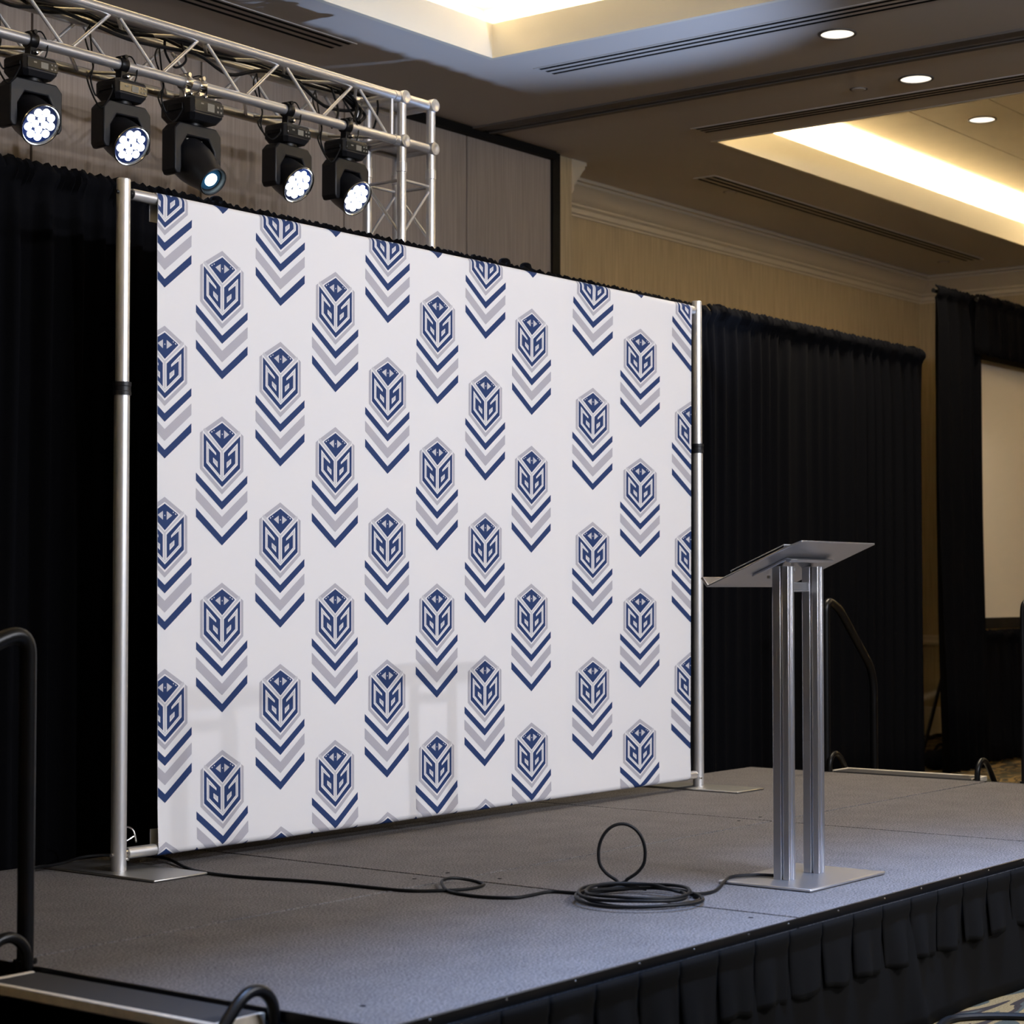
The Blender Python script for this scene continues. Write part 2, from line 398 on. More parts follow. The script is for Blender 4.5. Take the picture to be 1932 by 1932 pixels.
# ------------------------------------------------------------------ stage
SX = [3.445, 5.36, 7.51, 9.70]; SY = [3.0, 4.335, 5.745]
stage = thing('stage', (6.57, 4.37, 0), 'low grey carpeted stage with black skirted front', 'stage')
for i in range(3):
    for j in range(2):
        g = .0085
        MB().box(SX[i]+g, SX[i+1]-g, SY[j]+g, SY[j+1]-g, STG-.06, STG).build('deck_panel', M['deck'], stage, bevel=.0015)
MB().box(SX[0]+.02, SX[3]-.02, SY[0]+.02, SY[2]-.02, STG-.12, STG-.04).build('frame', M['blackmetal'], stage, smooth=False)
for x in (3.6, 5.36, 7.51, 9.55):
    for y in (3.15, 4.335, 5.6): MB().cyl((x, y, 0), (x, y, STG-.1), .024).build('leg', M['blackmetal'], stage)
MB().box(SX[0], SX[3], SY[0]-.006, SY[0]+.003, STG-.027, STG+.0015).build('edge_trim', M['blackmetal'], stage, bevel=.002)
MB().box(SX[0]-.006, SX[0]+.003, SY[0], SY[2], STG-.027, STG+.0015).build('edge_trim', M['blackmetal'], stage, bevel=.002)
MB().box(SX[3]-.003, SX[3]+.006, SY[0], SY[2], STG-.027, STG+.0015).build('edge_trim', M['blackmetal'], stage, bevel=.002)
random.seed(5)
rv = MB().lathe([(0, .003), (.003, .002), (.004, 0)], (0, 0, 0), (0, -1, 0), 8).mesh('rivet', M['chrome'])
for k in range(22):
    o = bpy.data.objects.new('rivet', rv); COL.objects.link(o); o.parent = stage
    o.location = V((SX[0]+.15+k*.285+random.uniform(-.03, .03), SY[0]-.006, STG-.008)) - stage.location
sk = MB().lathe([(0, .0012), (.006, .0012), (.009, 0)], (0, 0, 0), (0, 0, 1), 10).mesh('lock_hole', M['slot'])
for (x, y) in ((5.27, 3.12), (5.45, 4.22), (5.27, 4.45), (7.42, 4.45), (7.6, 4.45), (7.42, 4.22), (7.6, 3.12), (7.42, 3.12), (5.45, 4.45), (5.27, 5.6), (3.6, 3.2), (9.5, 3.2)):
    o = bpy.data.objects.new('lock_hole', sk); COL.objects.link(o); o.parent = stage; o.location = V((x, y, STG)) - stage.location

# skirt
skirt = thing('stage_skirt', (6.57, 2.98, 0), 'black pleated skirt hanging along the stage front', 'skirt')
random.seed(11)
def lower_cloth(u, v):
    x = SX[0] + (SX[3]-SX[0])*u; z = (STG-.03)*v
    y = SY[0]-.010 - .010*math.sin(x*7.3+1)*(1-v) - .014*noise.noise(V((x*2.2, z*1.2, 3)))*(1-v)*1.6 - .012*(1-v)
    fold = math.exp(-((x-6.02-.10*(1-v))/.05)**2)*.022*(1-v*.9)
    return (x, y-fold, z+.002)
MB().grid(lower_cloth, 300, 10).build('lower_cloth', M['skirt'], skirt, thick=.003)
PW = .2005; x = SX[0]; k = 0
while x < SX[3]-.02:
    x1 = min(x+PW, SX[3]); a, b, ph = random.uniform(.5, 1.2), random.uniform(-.9, .9), random.uniform(.3, .7)
    def pl(u, v, x=x, x1=x1, a=a, b=b, ph=ph):
        f = 1-v                                    # 0 top, 1 bottom
        low = max(0, (f-.27)/.73)
        xx = x + .003 + (x1-x-.006)*u + low*(.010*b + (.012 if u < .5 else -.016)*abs(2*u-1)*a)
        bulge = .006*math.sin(PI*min(1, max(0, u)))**.5 + low*(.020*a*math.exp(-((u-ph)/.22)**2) + .006*math.sin(9*u+b*4))
        z = STG-.024 - .205*f - low*.006*math.sin(5*u+ph*9)
        step = .004 if f < .25 else 0
        return (xx, SY[0]-.020-bulge-step, z)
    MB().grid(pl, 14, 12).build('pleat', M['skirt'], skirt, thick=.0025)
    MB().box(x-.001, x+.001, SY[0]-.012, SY[0]-.008, STG-.22, STG-.024)
    x = x1; k += 1
sk2 = thing('stage_skirt', (3.43, 4.37, 0), 'black skirt on the stage end beside the near steps', 'skirt')
MB().grid(lambda u, v: (SX[0]-.012-.01*math.sin(u*40)*(1-v), SY[0]+(SY[2]-SY[0])*u, .002+(STG-.03)*v), 120, 6).build('lower_cloth', M['skirt'], sk2, thick=.003)
sk3 = thing('stage_skirt', (9.72, 4.37, 0), 'black skirt on the stage end beside the far steps', 'skirt')
MB().grid(lambda u, v: (SX[3]+.012+.01*math.sin(u*40)*(1-v), SY[0]+(SY[2]-SY[0])*u, .002+(STG-.03)*v), 120, 6).build('lower_cloth', M['skirt'], sk3, thick=.003)

# ------------------------------------------------------------------ steps, rails
def steps(xe, sgn, y0, y1, label, z=STG-.008):
    t = thing('stage_steps', (xe+sgn*.4, (y0+y1)/2, 0), label, 'steps', 'portable stage steps')
    X = lambda d: xe + sgn*d
    def bx(d0, d1, ya, yb, z0, z1): 
        a, b = X(d0), X(d1); return MB().box(min(a, b), max(a, b), ya, yb, z0, z1)
    lev = [(0.012, .19, z), (.19, .46, z*.66), (.46, .73, z*.33)]
    for d0, d1, h in lev:
        bx(d0, d1-.012, y0+.012, y1-.012, h-.03, h).build('tread', M['tread'], t, bevel=.003)
        bx(d1-.014, d1+.006, y0, y1, h-.022, h+.004).build('nosing', M['grey_trim'], t, bevel=.003)
        bx(d0+.01, d1-.014, y1-.014, y1, h-.03, h+.003).build('side_strip', M['grey_trim'], t, bevel=.002)
        bx(d0+.01, d1-.014, y0, y0+.014, h-.03, h+.003).build('side_strip', M['grey_trim'], t, bevel=.002)
    for yy in (y0+.01, y1-.03):
        prof = [(0.02, 0), (.72, 0), (.72, z*.33-.045), (.46, z*.33-.045), (.46, z*.66-.045), (.19, z*.66-.045), (.19, z-.045), (.02, z-.045)]
        MB().prism(prof, lambda a, b, h: (X(a), h, b), yy, yy+.02).build('side_frame', M['blackmetal'], t)
    return t
def hooks(xe, sgn, y, label, top):
    pts = [(xe+sgn*.016, y, STG-.10), (xe+sgn*.016, y, STG+top-.075), (xe+sgn*.03, y, STG+top-.028), (xe+sgn*.072, y, STG+top), (xe+sgn*.125, y, STG+top-.012), (xe+sgn*.19, y, STG+top-.075), (xe+sgn*.29, y, STG+top-.195), (xe+sgn*.33, y, STG+top-.25)]
    o = MB().tube(spline(pts, 6), .0150, 14).build('grab_loop', M['blackmetal'])
    tag(o, label, 'handle', 'black bent grab loops of the stage steps')
def rail(xe, sgn, y, zt, label):
    t = thing('handrail', (xe, y, STG), label, 'handrail', 'black tube handrails of the stage steps')
    pts = [(xe, y, STG-.30), (xe, y, zt+.02), (xe+sgn*.14, y, zt-.02), (xe+sgn*.52, y, zt-.36), (xe+sgn*.56, y, zt-.46), (xe+sgn*.56, y, .02)]
    MB().tube(bend(pts, .11, 9), .0225, 18).build('tube', M['blackmetal'], t)
    MB().lathe([(.0225, 0), (.032, 0), (.032, .03), (.0225, .03)], (xe, y, STG-.02), (0, 0, 1), 18).build('socket', M['blackmetal'], t)
    MB().lathe([(.0225, 0), (.034, 0), (.034, .012), (.0225, .02)], (xe+sgn*.56, y, .001), (0, 0, 1), 18).build('foot', M['blackmetal'], t)
steps(SX[0], -1, 3.35, 4.20, 'portable black steps with worn pale nosings at the near stage end')
hooks(SX[0], -1, 4.225, 'bent black grab loop beside the near handrail post', .085)
hooks(SX[0], -1, 3.325, 'bent black grab loop at the front corner of the near steps', .058)
rail(3.462, -1, 4.275, 1.325, 'black tube handrail at the near end of the stage')
steps(SX[3], 1, 4.42, 5.24, 'portable steps with pale nosings at the far stage end', STG+.006)
hooks(SX[3], 1, 5.255, 'bent black grab loop at far steps, nearer the black drape', .092)
hooks(SX[3], 1, 4.395, 'bent black grab loop at far steps, nearer the audience', .098)
rail(9.74, 1, 5.285, 1.375, 'black tube handrail at the far steps, before the black drape')
rail(9.74, 1, 4.14, 1.375, 'black tube handrail at the far steps, cut off by the picture edge')

# ------------------------------------------------------------------ backdrop stand
YB0 = 5.352; ZT = 2.853; ZB = .527; TR = .0205
stand = thing('backdrop_stand', (6.62, YB0, STG), 'silver telescopic pole frame holding the white backdrop', 'backdrop stand')
for (x, xa, xb, ya, yb) in ((4.738, 4.655, 4.905, 5.08, 5.655), (8.535, 8.385, 8.64, 5.035, 5.60)):
    MB().box(xa, xb, ya, yb, STG+.001, STG+.010).build('base_plate', M['plate'], stand, bevel=.004)
    lp_ = MB().cyl((x, YB0, STG+.01), (x, YB0, 2.165), .0275, 32).build('lower_pole', M['alu'], stand)
    MB().lathe([(0, 0), (.0245, 0), (.0245, .735), (.022, .738), (0, .738)], (x, YB0, 2.165), (0, 0, 1), 32).build('upper_pole', M['alu'], stand)
    c = MB().lathe([(.026, 0), (.0325, 0), (.0325, .012), (.031, .014), (.031, .03), (.0325, .032), (.0325, .046), (.025, .046)], (x, YB0, 2.135), (0, 0, 1), 32).build('collar', M['plastic'], lp_)
    s = 1 if x < 6 else -1
    for z in (ZT, ZB):
        MB().cyl((x-s*.035, YB0, z), (x-s*.0245, YB0, z), .007, 10).cyl((x+s*.024, YB0, z), (x+s*.036, YB0, z), .0155, 14).build('bolt', M['blackmetal'] if z > 1 else M['chrome'], stand)
    MB().cyl((x+s*.018, YB0-.03, STG+.05), (x+s*.018, YB0-.02, STG+.05), .005, 10).build('set_screw', M['chrome'], lp_)
for z in (ZT, ZB):
    MB().cyl((4.738+.036, YB0, z), (8.535-.036, YB0, z), TR, 24).build('crossbar', M['alu'], stand)

# ------------------------------------------------------------------ printed banner
LT = ZT - ZB; RW = TR + .0018
def wrinkle(x, z):
    t = (z-ZB)/LT
    e = min(1, max(0, min(t, 1-t)/.06)); e = e*e*(3-2*e)
    w_ = .0035*noise.noise(V((x*.9, z*.55, 1.7))) + .0014*noise.noise(V((x*3.1, z*.8, 5.1)))
    w_ += -.004*math.exp(-((x-7.344)/.015)**2)        # the sewn seam
    w_ += .0025*math.exp(-((x-7.40)/.05)**2)
    return e*(w_ + .0035)
def banner_pt(x, s, off=0.0):
    """x along, s = height for the flat part; past ZT it wraps over the top bar, below ZB under the lower bar"""
    t = min(1, max(0, (ZT-s)/LT))
    l = 4.880 + .024*t; r = 8.455 - .026*t
    f = (x-4.89)/(8.445-4.89); X = l + (r-l)*f
    if s > ZT:
        a = (s-ZT)/RW; R = RW+off
        if a < PI: return (X, YB0 - R*math.cos(a), ZT + R*math.sin(a))
        return (X, YB0 + R, ZT - (s-ZT-PI*RW))
    if s < ZB:
        a = (ZB-s)/RW; R = RW+off
        if a < PI: return (X, YB0 - R*math.cos(a), ZB - R*math.sin(a))
        return (X, YB0 + R, ZB + (ZB-s-PI*RW))
    return (X, YB0 - RW - off + wrinkle(X, s), s)
XA, XB = 4.89, 8.445
svals = []
s_ = ZB - PI*RW - .07
while s_ < ZB: svals.append(s_); s_ += .006
n_ = 46; svals += [ZB + LT*k/n_ for k in range(n_+1)]
s_ = ZT + .005
while s_ < ZT + PI*RW + .08: svals.append(s_); s_ += .006
banner = thing('backdrop_banner', (6.66, YB0, STG+.05), 'white fabric step-and-repeat backdrop printed with navy and silver emblems', 'backdrop')
NX = 96
fab = MB().grid(lambda u, v: banner_pt(XA+(XB-XA)*u, svals[round(v*(len(svals)-1))]), NX, len(svals)-1).build('fabric', M['fabric'], banner, angle=80, fix=False)
# emblem art: u in -1..1 (half width), v in 0..1 (1 = top apex, 0 = chevron tip); layers from back to front
def vv(c): return (1865-c)/1837.
def mir(p): return [(-u, v) for u, v in reversed(p)]
ART = []      # (layer, material index, polygon)     0 navy 1 silver 2 pale silver 3 white
def P(layer, m, pts, mirror=False):
    p = [(u, vv(c)) for u, c in pts]; ART.append((layer, m, p))
    if mirror: ART.append((layer, m, mir(p)))
for m, a, b, c, d in ((0, 851, 962, 1240, 1358), (1, 1066, 1228, 1458, 1622), (0, 1346, 1472, 1745, 1865)):
    P(1, m, [(-1, a), (-1, b), (0, d), (0, c)], True)
P(1, 1, [(0, 28), (-.60, 205), (-.84, 285), (-.84, 795), (0, 1140), (.84, 795), (.84, 285), (.60, 205)])
P(2, 3, [(0, 98), (-.56, 262), (-.745, 250), (-.745, 770), (0, 1068), (.745, 770), (.745, 250), (.56, 262)])
P(3, 2, [(-.70, 215), (-.60, 238), (0, 498), (0, 545), (-.70, 262)], True)
P(3, 2, [(-.035, 520), (-.035, 905), (0, 925), (.035, 905), (.035, 520)])
P(4, 3, [(0, 100), (-.57, 268), (0, 512), (.57, 268)])
P(5, 0, [(0, 120), (-.46, 252), (-.50, 272), (-.46, 290), (0, 490), (.46, 290), (.50, 272), (.46, 252)])
P(6, 2, [(-.27, 280), (-.07, 345), (-.07, 222)], True)
P(6, 3, [(-.43, 262), (-.39, 248), (-.37, 258), (-.41, 274)], True)
P(6, 3, [(-.34, 240), (-.31, 228), (-.29, 236), (-.32, 248)], True)
P(6, 3, [(0, 272), (-.022, 284), (0, 296), (.022, 284)])
P(4, 0, [(-.71, 288), (-.71, 752), (0, 1035), (.71, 752), (.71, 288), (.072, 548), (.072, 900), (0, 950), (-.072, 900), (-.072, 548)])
P(5, 3, [(-.61, 388), (-.61, 705), (0, 958), (0, 905), (-.072, 875), (-.515, 688), (-.515, 493), (-.235, 590), (-.235, 556)], True)
P(6, 2, [(-.575, 425), (-.575, 695), (0, 936), (0, 918), (-.53, 697), (-.53, 470), (-.28, 565), (-.28, 555)], True)
P(5, 3, [(-.35, 622), (-.35, 690), (-.175, 764), (-.175, 680)], True)
P(6, 2, [(-.325, 632), (-.325, 680), (-.195, 735), (-.195, 680)], True)
def emblem(xc, tip, w_):
    H = .478; half = w_/2
    smin, smax = ZB - 2.0*RW, ZT + 2.2*RW
    bm = bmesh.new()
    lay = bm.faces.layers.int.new('lay')
    for layer, m, poly in ART:
        vs = [bm.verts.new((xc + u*half, tip + v*H, 0)) for u, v in poly]
        f = bm.faces.new(vs); f.material_index = m; f[lay] = layer
    def cut(co, no, **k):
        bmesh.ops.bisect_plane(bm, geom=bm.verts[:]+bm.edges[:]+bm.faces[:], plane_co=co, plane_no=no, **k)
    bm.normal_update(); bmesh.ops.triangulate(bm, faces=bm.faces[:], ngon_method='EAR_CLIP')
    cut((XA+.001, 0, 0), (-1, 0, 0), clear_outer=True); cut((XB-.001, 0, 0), (1, 0, 0), clear_outer=True)
    cut((0, smin, 0), (0, -1, 0), clear_outer=True); cut((0, smax, 0), (0, 1, 0), clear_outer=True)
    if not bm.faces: bm.free(); return
    for k in range(1, 8):
        cut((xc-half+w_*k/8, 0, 0), (1, 0, 0))
    z = math.floor(tip/.05)*.05
    while z < tip+H: cut((0, z, 0), (0, 1, 0)); z += .05
    for base, sg in ((ZT, 1), (ZB, -1)):
        if tip < base + .06 and tip + H > base - .06:
            for k in range(12): cut((0, base+sg*k*.0045, 0), (0, 1, 0))
    # give each vertex the layer of its face: split faces of different layers apart (they never share verts)
    off = wloc(banner)
    lv = {}
    for f in bm.faces:
        for v in f.verts: lv[v] = f[lay]
    for v in bm.verts:
        v.co = V(banner_pt(v.co.x, v.co.y, .0004 + .00022*lv.get(v, 1))) - off
    for f in bm.faces: f.smooth = False
    bmesh.ops.recalc_face_normals(bm, faces=bm.faces[:])
    me = bpy.data.meshes.new('emblem'); bm.to_mesh(me); bm.free()
    for k in ('navy', 'silver', 'silver2', 'fabric'): me.materials.append(M[k])
    o = bpy.data.objects.new('emblem', me); COL.objects.link(o); o.parent = fab
COLS = [(4.925, .262, 0), (5.210, .263, 1), (5.517, .266, 0), (5.826, .268, 1), (6.139, .273, 0), (6.458, .276, 1), (6.785, .280, 0), (7.121, .292, 1), (7.596, .321, 0), (7.990, .338, 1), (8.440, .345, 0)]
for xc, w_, odd in COLS:
    top = (STG + (1.769 if odd else 2.076))
    pitch = .6155 if xc < 7.3 else .625
    k = -1
    while True:
        tip = top - k*pitch
        if tip + .478 < ZB - .03: break
        emblem(xc, tip, w_); k += 1

# ------------------------------------------------------------------ black drapes on pipes
YD = 5.83; ZD = 3.025
def drape(x0, x1, y, ztop, zbot, label, seed, amp=.030, wl=.115, edge=None, name='stage_drape', group='black pipe drapes behind the stage', fold_y=None):
    rnd = random.Random(seed); t = thing(name, ((x0+x1)/2, y, zbot), label, 'drape', group)
    ph = []; x = x0
    n = int((x1-x0)/.011)
    offs = [rnd.uniform(0, 50) for _ in range(3)]
    def fn(u, v):
        X = x0 + (x1-x0)*u; d = (1-v)*(ztop-zbot)            # distance below the top
        a = min(1, d/.35); drift = .05*noise.noise(V((X*1.3, d*.25, offs[0])))
        q = X + drift*a
        p_ = 2*PI*(q/wl + .9*noise.noise(V((q*2.1, d*.06, offs[1]))))
        fold = math.sin(p_) + .35*math.sin(2*p_+1.3)
        y_ = y + amp*fold*(.25+.75*a)*(.75+.5*noise.noise(V((X*1.1, d*.3, offs[2]))))
        z_ = ztop - d
        if d < .10:                                          # gathered pipe pocket
            g = math.sin(PI*min(1, d/.085)); y_ += -.028*g + .008*math.sin(X*2*PI/.021+offs[0])
            if d < .02: z_ += .007*noise.noise(V((X*22, 0, offs[1]))) + .006*math.sin(X*2*PI/.043)
        if edge: X += edge(u, v)
        return (X, y_, z_)
    rows = [0, .006, .012, .02, .028, .036] ; 
    vsv = [0, .15, .3, .45, .58, .68, .76, .83, .88, .92, .945, .96, .968, .975, .982, .988, .994, 1.0]
    MB().grid(lambda u, v: fn(u, vsv[round(v*(len(vsv)-1))]), n, len(vsv)-1).build('cloth', M['velvet'], t, thick=.004, angle=80, fix=False)
    MB().cyl((x0+.01, y+.012, ztop-.045), (x1-.01, y+.012, ztop-.045), .018, 12).build('pipe', M['blackmetal'], t)
    return t
drape(1.2, 3.40, YD, ZD, .01, 'black pleated drape beyond the near stage end, outermost', 1)
drape(3.41, 5.535, YD, ZD, .01, 'black pleated drape behind the near pole of the backdrop', 2)
drape(5.545, 7.50, YD, ZD-.005, .01, 'black drape behind the backdrop, only its top edge showing under the moving lights', 3, amp=.022)
drape(7.51, 9.40, YD, ZD-.01, .01, 'black drape behind the far pole of the backdrop', 4)
drape(9.41, 12.08, YD, ZD+.005, .01, 'black pleated drape beyond the backdrop, behind the lectern', 6, amp=.026, wl=.135)
for x, lab in ((5.70, 'black drape upright knob behind the near pole of the backdrop'), (7.63, 'black drape upright knob at the middle of the backdrop top'), (7.80, 'second black drape upright knob just right of the middle one'), (9.60, 'black drape upright knob just past the far backdrop pole'), (12.04, 'black drape upright at the far end of the drape line')):
    t = thing('drape_upright', (x, YD+.06, 0), lab, 'drape stand', 'pipe and drape uprights')
    MB().cyl((x, YD+.06, .008), (x, YD+.06, ZD-.02), .024).build('pole', M['blackmetal'], t)
    MB().box(x-.06, x+.06, YD+.03, YD+.45, .001, .009).build('base_plate', M['blackmetal'], t, bevel=.003)
    MB().lathe([(0, .030), (.016, .029), (.026, .022), (.031, .006), (.031, -.05), (.025, -.055)], (x, YD+.05, ZD), (0, 0, 1), 18).build('top_cap', M['velvet'], t)

# ------------------------------------------------------------------ projection screen with dress kit
YK = 6.84
scr = thing('projection_screen', (16.35, YK+.14, 0), 'large pale projection screen framed by black drapes at the picture edge', 'projection screen')
sx0, sx1, sz0, sz1 = 15.20, 17.95, 1.21, 3.36
MB().box(sx0, sx1, YK+.13, YK+.15, sz0, sz1).build('screen_surface', M['screen'], scr, smooth=False)
for a in ((sx0-.09, sx0, sz0-.09, sz1+.09), (sx1, sx1+.09, sz0-.09, sz1+.09)): MB().box(a[0], a[1], YK+.12, YK+.16, a[2], a[3]).build('border', M['blackpaint'], scr, bevel=.003)
for a in ((sz0-.09, sz0), (sz1, sz1+.09)): MB().box(sx0, sx1, YK+.12, YK+.16, a[0], a[1]).build('border', M['blackpaint'], scr, bevel=.003)
for x in (sx0-.05, sx1+.05):
    MB().box(x-.02, x+.02, YK+.17, YK+.21, .02, sz1+.05).build('leg', M['blackmetal'], scr)
    MB().box(x-.03, x+.03, YK+.12, YK+.9, .001, .03).build('foot', M['blackmetal'], scr)
MB().cyl((16.07, 7.777, .02), (16.30, 7.55, 1.2), .016).build('back_brace', M['blackmetal'], scr)
def kit_edge(u, v): return (.10*(1-v)**1.5)*(1-u) - .05*math.sin(PI*v)*(1-u) + (.05*(1-v))*u
drape(14.40, 15.27, YK, 3.84, .01, 'tall black drape leg beside the projection screen', 8, amp=.05, wl=.19, edge=kit_edge, name='screen_drape', group='black drapes dressing the projection screen')
drape(15.03, 18.1, YK-.075, 3.835, 3.35, 'short black swagged valance above the projection screen', 9, amp=.03, wl=.24, name='screen_valance', group='black drapes dressing the projection screen')
drape(15.29, 18.1, YK+.05, 1.11, .03, 'black skirt drape hanging under the projection screen', 10, amp=.03, wl=.17, name='screen_skirt', group='black drapes dressing the projection screen')
o = MB().tube(spline([(17.35, 8.40, .012), (17.58, 8.50, .012), (17.9, 8.56, .012), (18.15, 8.62, .012), (18.25, 8.4, .012)], 8), .022, 10).build('cable', M['rubber']); tag(o, 'thick black cable on the carpet by the far wall corner', 'cable')
t = thing('sandbag', (14.95, 7.05, 0), 'small black sandbag weighting the screen drape on the floor', 'sandbag')
for k, dx in enumerate((-.11, .11)):
    MB().lathe([(0, -.11), (.05, -.10), (.075, -.05), (.08, 0), (.075, .05), (.05, .10), (0, .11)], (14.95+dx, 7.08, .08), (.3, 1, 0), 16).build('bag', M['velvet'], t)
MB().tube(spline([(14.84, 7.08, .15), (14.95, 7.08, .20), (15.06, 7.08, .15)], 6), .012, 8).build('strap', M['velvet'], t)

# ------------------------------------------------------------------ lectern
lec = thing('lectern', (6.075, 3.385, STG), 'silver aluminium lectern on twin posts with sloped reading plate', 'lectern')
MB().box(5.808, 6.340, 3.212, 3.565, STG+.002, STG+.012).build('base_plate', M['lect'], lec, bevel=.004)
def post(x0, x1, ya, yb):
    # extruded section with slots, seen from above
    s_ = .007; g = .0055; yc = (ya+yb)/2 - .004; xc = (x0+x1)/2
    prof = [(x0, ya), (xc-g, ya), (xc-g, ya+s_), (xc+g, ya+s_), (xc+g, ya), (x1, ya), (x1, yc-g), (x1-s_*1.5, yc-g), (x1-s_*1.5, yc+g), (x1, yc+g), (x1, yb), (x0, yb), (x0, yc+g*.7), (x0+s_*1.5, yc+g*.7), (x0+s_*1.5, yc-g*.7), (x0, yc-g*.7)]
    return MB().prism(prof, lambda a, b, h: (a, b, h), STG+.012, 1.5305).build('post', M['lect'], lec, bevel=.0018, angle=30)
for x0 in (5.940, 6.146): post(x0, x0+.042, 3.366, 3.428)
sl = (1.468-1.615)/(3.602-3.25)
def plate_pt(x, y, dz=0): return (x, y, 1.611 + sl*(y-3.25) + dz)
def plate_box(x0, x1, y0, y1, d0, d1):
    return MB().hexa([plate_pt(x0, y0, d0), plate_pt(x1, y0, d0), plate_pt(x1, y1, d0), plate_pt(x0, y1, d0)], [plate_pt(x0, y0, d1), plate_pt(x1, y0, d1), plate_pt(x1, y1, d1), plate_pt(x0, y1, d1)])
mb = MB(); c = .03
prof = [(5.80+c, 3.25), (6.35, 3.25), (6.35, 3.602), (5.808, 3.602), (5.808, 3.30)]
mb.add([plate_pt(a, b, -.003) for a, b in prof] + [plate_pt(a, b, .003) for a, b in prof], [tuple(reversed(range(5))), tuple(range(5, 10))] + [(i, (i+1) % 5, (i+1) % 5+5, i+5) for i in range(5)])
mb.build('reading_plate', M['lect'], lec, bevel=.0012)
n_up = V((0, -sl, 1)).normalized()
a, b = V(plate_pt(5.808, 3.602, -.003)), V(plate_pt(6.35, 3.602, -.003)); h = n_up*.034 + V((0, .012, 0)); d = V((0, .005, sl*.005))
MB().hexa([a-d, b-d, b+d, a+d], [a-d+h, b-d+h, b+d+h, a+d+h]).build('lip', M['lect'], lec, bevel=.002)
# top mounting bracket, cross bar
zf = plate_pt(0, 3.355)[2]
MB().hexa([(5.925, 3.352, zf-.024), (6.225, 3.352, zf-.024), (6.225, 3.366, zf-.024), (5.925, 3.366, zf-.024)], [(5.925, 3.342, zf-.014), (6.225, 3.342, zf-.014), (6.225, 3.366, zf-.008), (5.925, 3.366, zf-.008)]).build('bracket', M['lect'], lec, bevel=.002)
plate_box(5.93, 6.22, 3.366, 3.50, -.013, -.004).build('bracket', M['lect'], lec, bevel=.002)
MB().box(5.982, 6.146, 3.40, 3.424, 1.448, 1.476).box(5.982, 6.146, 3.398, 3.426, 1.443, 1.448).build('cross_bar', M['lect'], lec, bevel=.002)
for (x, y) in ((5.99, 3.47), (6.13, 3.47), (6.06, 3.41)): MB().cyl(plate_pt(x, y, -.03), plate_pt(x, y, -.02), .006, 10).build('screw', M['chrome'], lec)
tab = thing('tablet_computer', plate_pt(5.98, 3.42, .004), 'black flat tablet computer lying on the lectern plate', 'tablet')
plate_box(5.83, 6.12, 3.318, 3.525, .0045, .019).build('body', M['tabletblack'], tab, bevel=.004)
plate_box(5.837, 6.113, 3.325, 3.518, .0192, .0205).build('screen', M['panelglass'], tab, smooth=False)
plate_box(5.829, 6.121, 3.317, 3.526, .0165, .0188).build('metal_edge', M['alu'], tab, bevel=.001)

# ------------------------------------------------------------------ cable on the stage
zc = STG + .0062
main = [(4.55, 5.60), (4.70, 5.62), (4.86, 5.62), (5.04, 5.48), (4.965, 5.26), (4.915, 5.12), (4.909, 4.934), (4.983, 4.633), (5.012, 4.303), (5.07, 4.20), (5.17, 4.135), (5.272, 4.150), (5.315, 4.215), (5.27, 4.275), (5.19, 4.262), (5.10, 4.165), (5.065, 4.05), (5.072, 3.97), (5.115, 3.90), (5.19, 3.89), (5.289, 3.882), (5.325, 3.775)]
P3 = []
for k, (x, y) in enumerate(main):
    z = zc
    if k in (13, 14): z = zc + .012
    if k == 2: z = zc + .012
    P3.append((x, y, z + (.010 if k < 4 else 0)))
# coil turns
ccx, ccy = 5.315, 3.568
ang0 = math.atan2(3.775-ccy, 5.325-ccx); rnd = random.Random(4)
turns = 4.35; steps_ = int(turns*14)
for k in range(1, steps_):
    a = ang0 - 2*PI*k/14; f = k/14
    r = .205 - .012*f*.9 + .012*math.sin(a*1.0+f*2.1) + .012*math.sin(f*3.7+1)
    ox, oy = .018*math.sin(f*2.3), .018*math.cos(f*1.9)
    P3.append((ccx+ox + r*math.cos(a), ccy+oy + r*math.sin(a), zc + .007*f + .003*math.sin(3*a+f)))
    if k == 20:      # one turn sprung up as a standing loop
        b = V(P3[-1])
        # (the loop is built separately below, crossing the coil at this place)
P3 += [(5.43, 3.50, zc+.022), (5.50, 3.462, zc+.006), (5.60, 3.462, zc), (5.69, 3.490, zc), (5.80, 3.535, zc+.005), (5.87, 3.545, zc+.0125), (5.95, 3.50, zc+.0125), (5.975, 3.444, zc+.0125)]
cable = thing('stage_cable', (5.32, 3.57, STG), 'black cable coiled on the stage with one standing loop', 'cable')
MB().tube(spline(P3, 6), .0056, 10).build('cord', M['rubber'], cable)
lx = V((.607, -.794, 0)).normalized(); lc = V((5.43, 3.70, STG+.128))
lp = []
for k in range(23):
    a = -PI/2 + .42 + (2*PI-.84)*k/22
    lp.append(lc + lx*(.0785*math.cos(a)) + V((0, 0, .098*math.sin(a))) + V((.02, .026, 0))*(.5-k/22))
lp = [lc + lx*(-.085) + V((0, 0, -.112)), lc + lx*-.02 + V((.012, .016, -.104))] [::1] and ([lc + lx*-.10 + V((.02, .02, -.115)), lc + lx*(-.02) + V((.01, .013, -.106))] + lp + [lc + lx*(.02) + V((-.01, -.013, -.106)), lc + lx*.10 + V((-.02, -.02, -.112))])
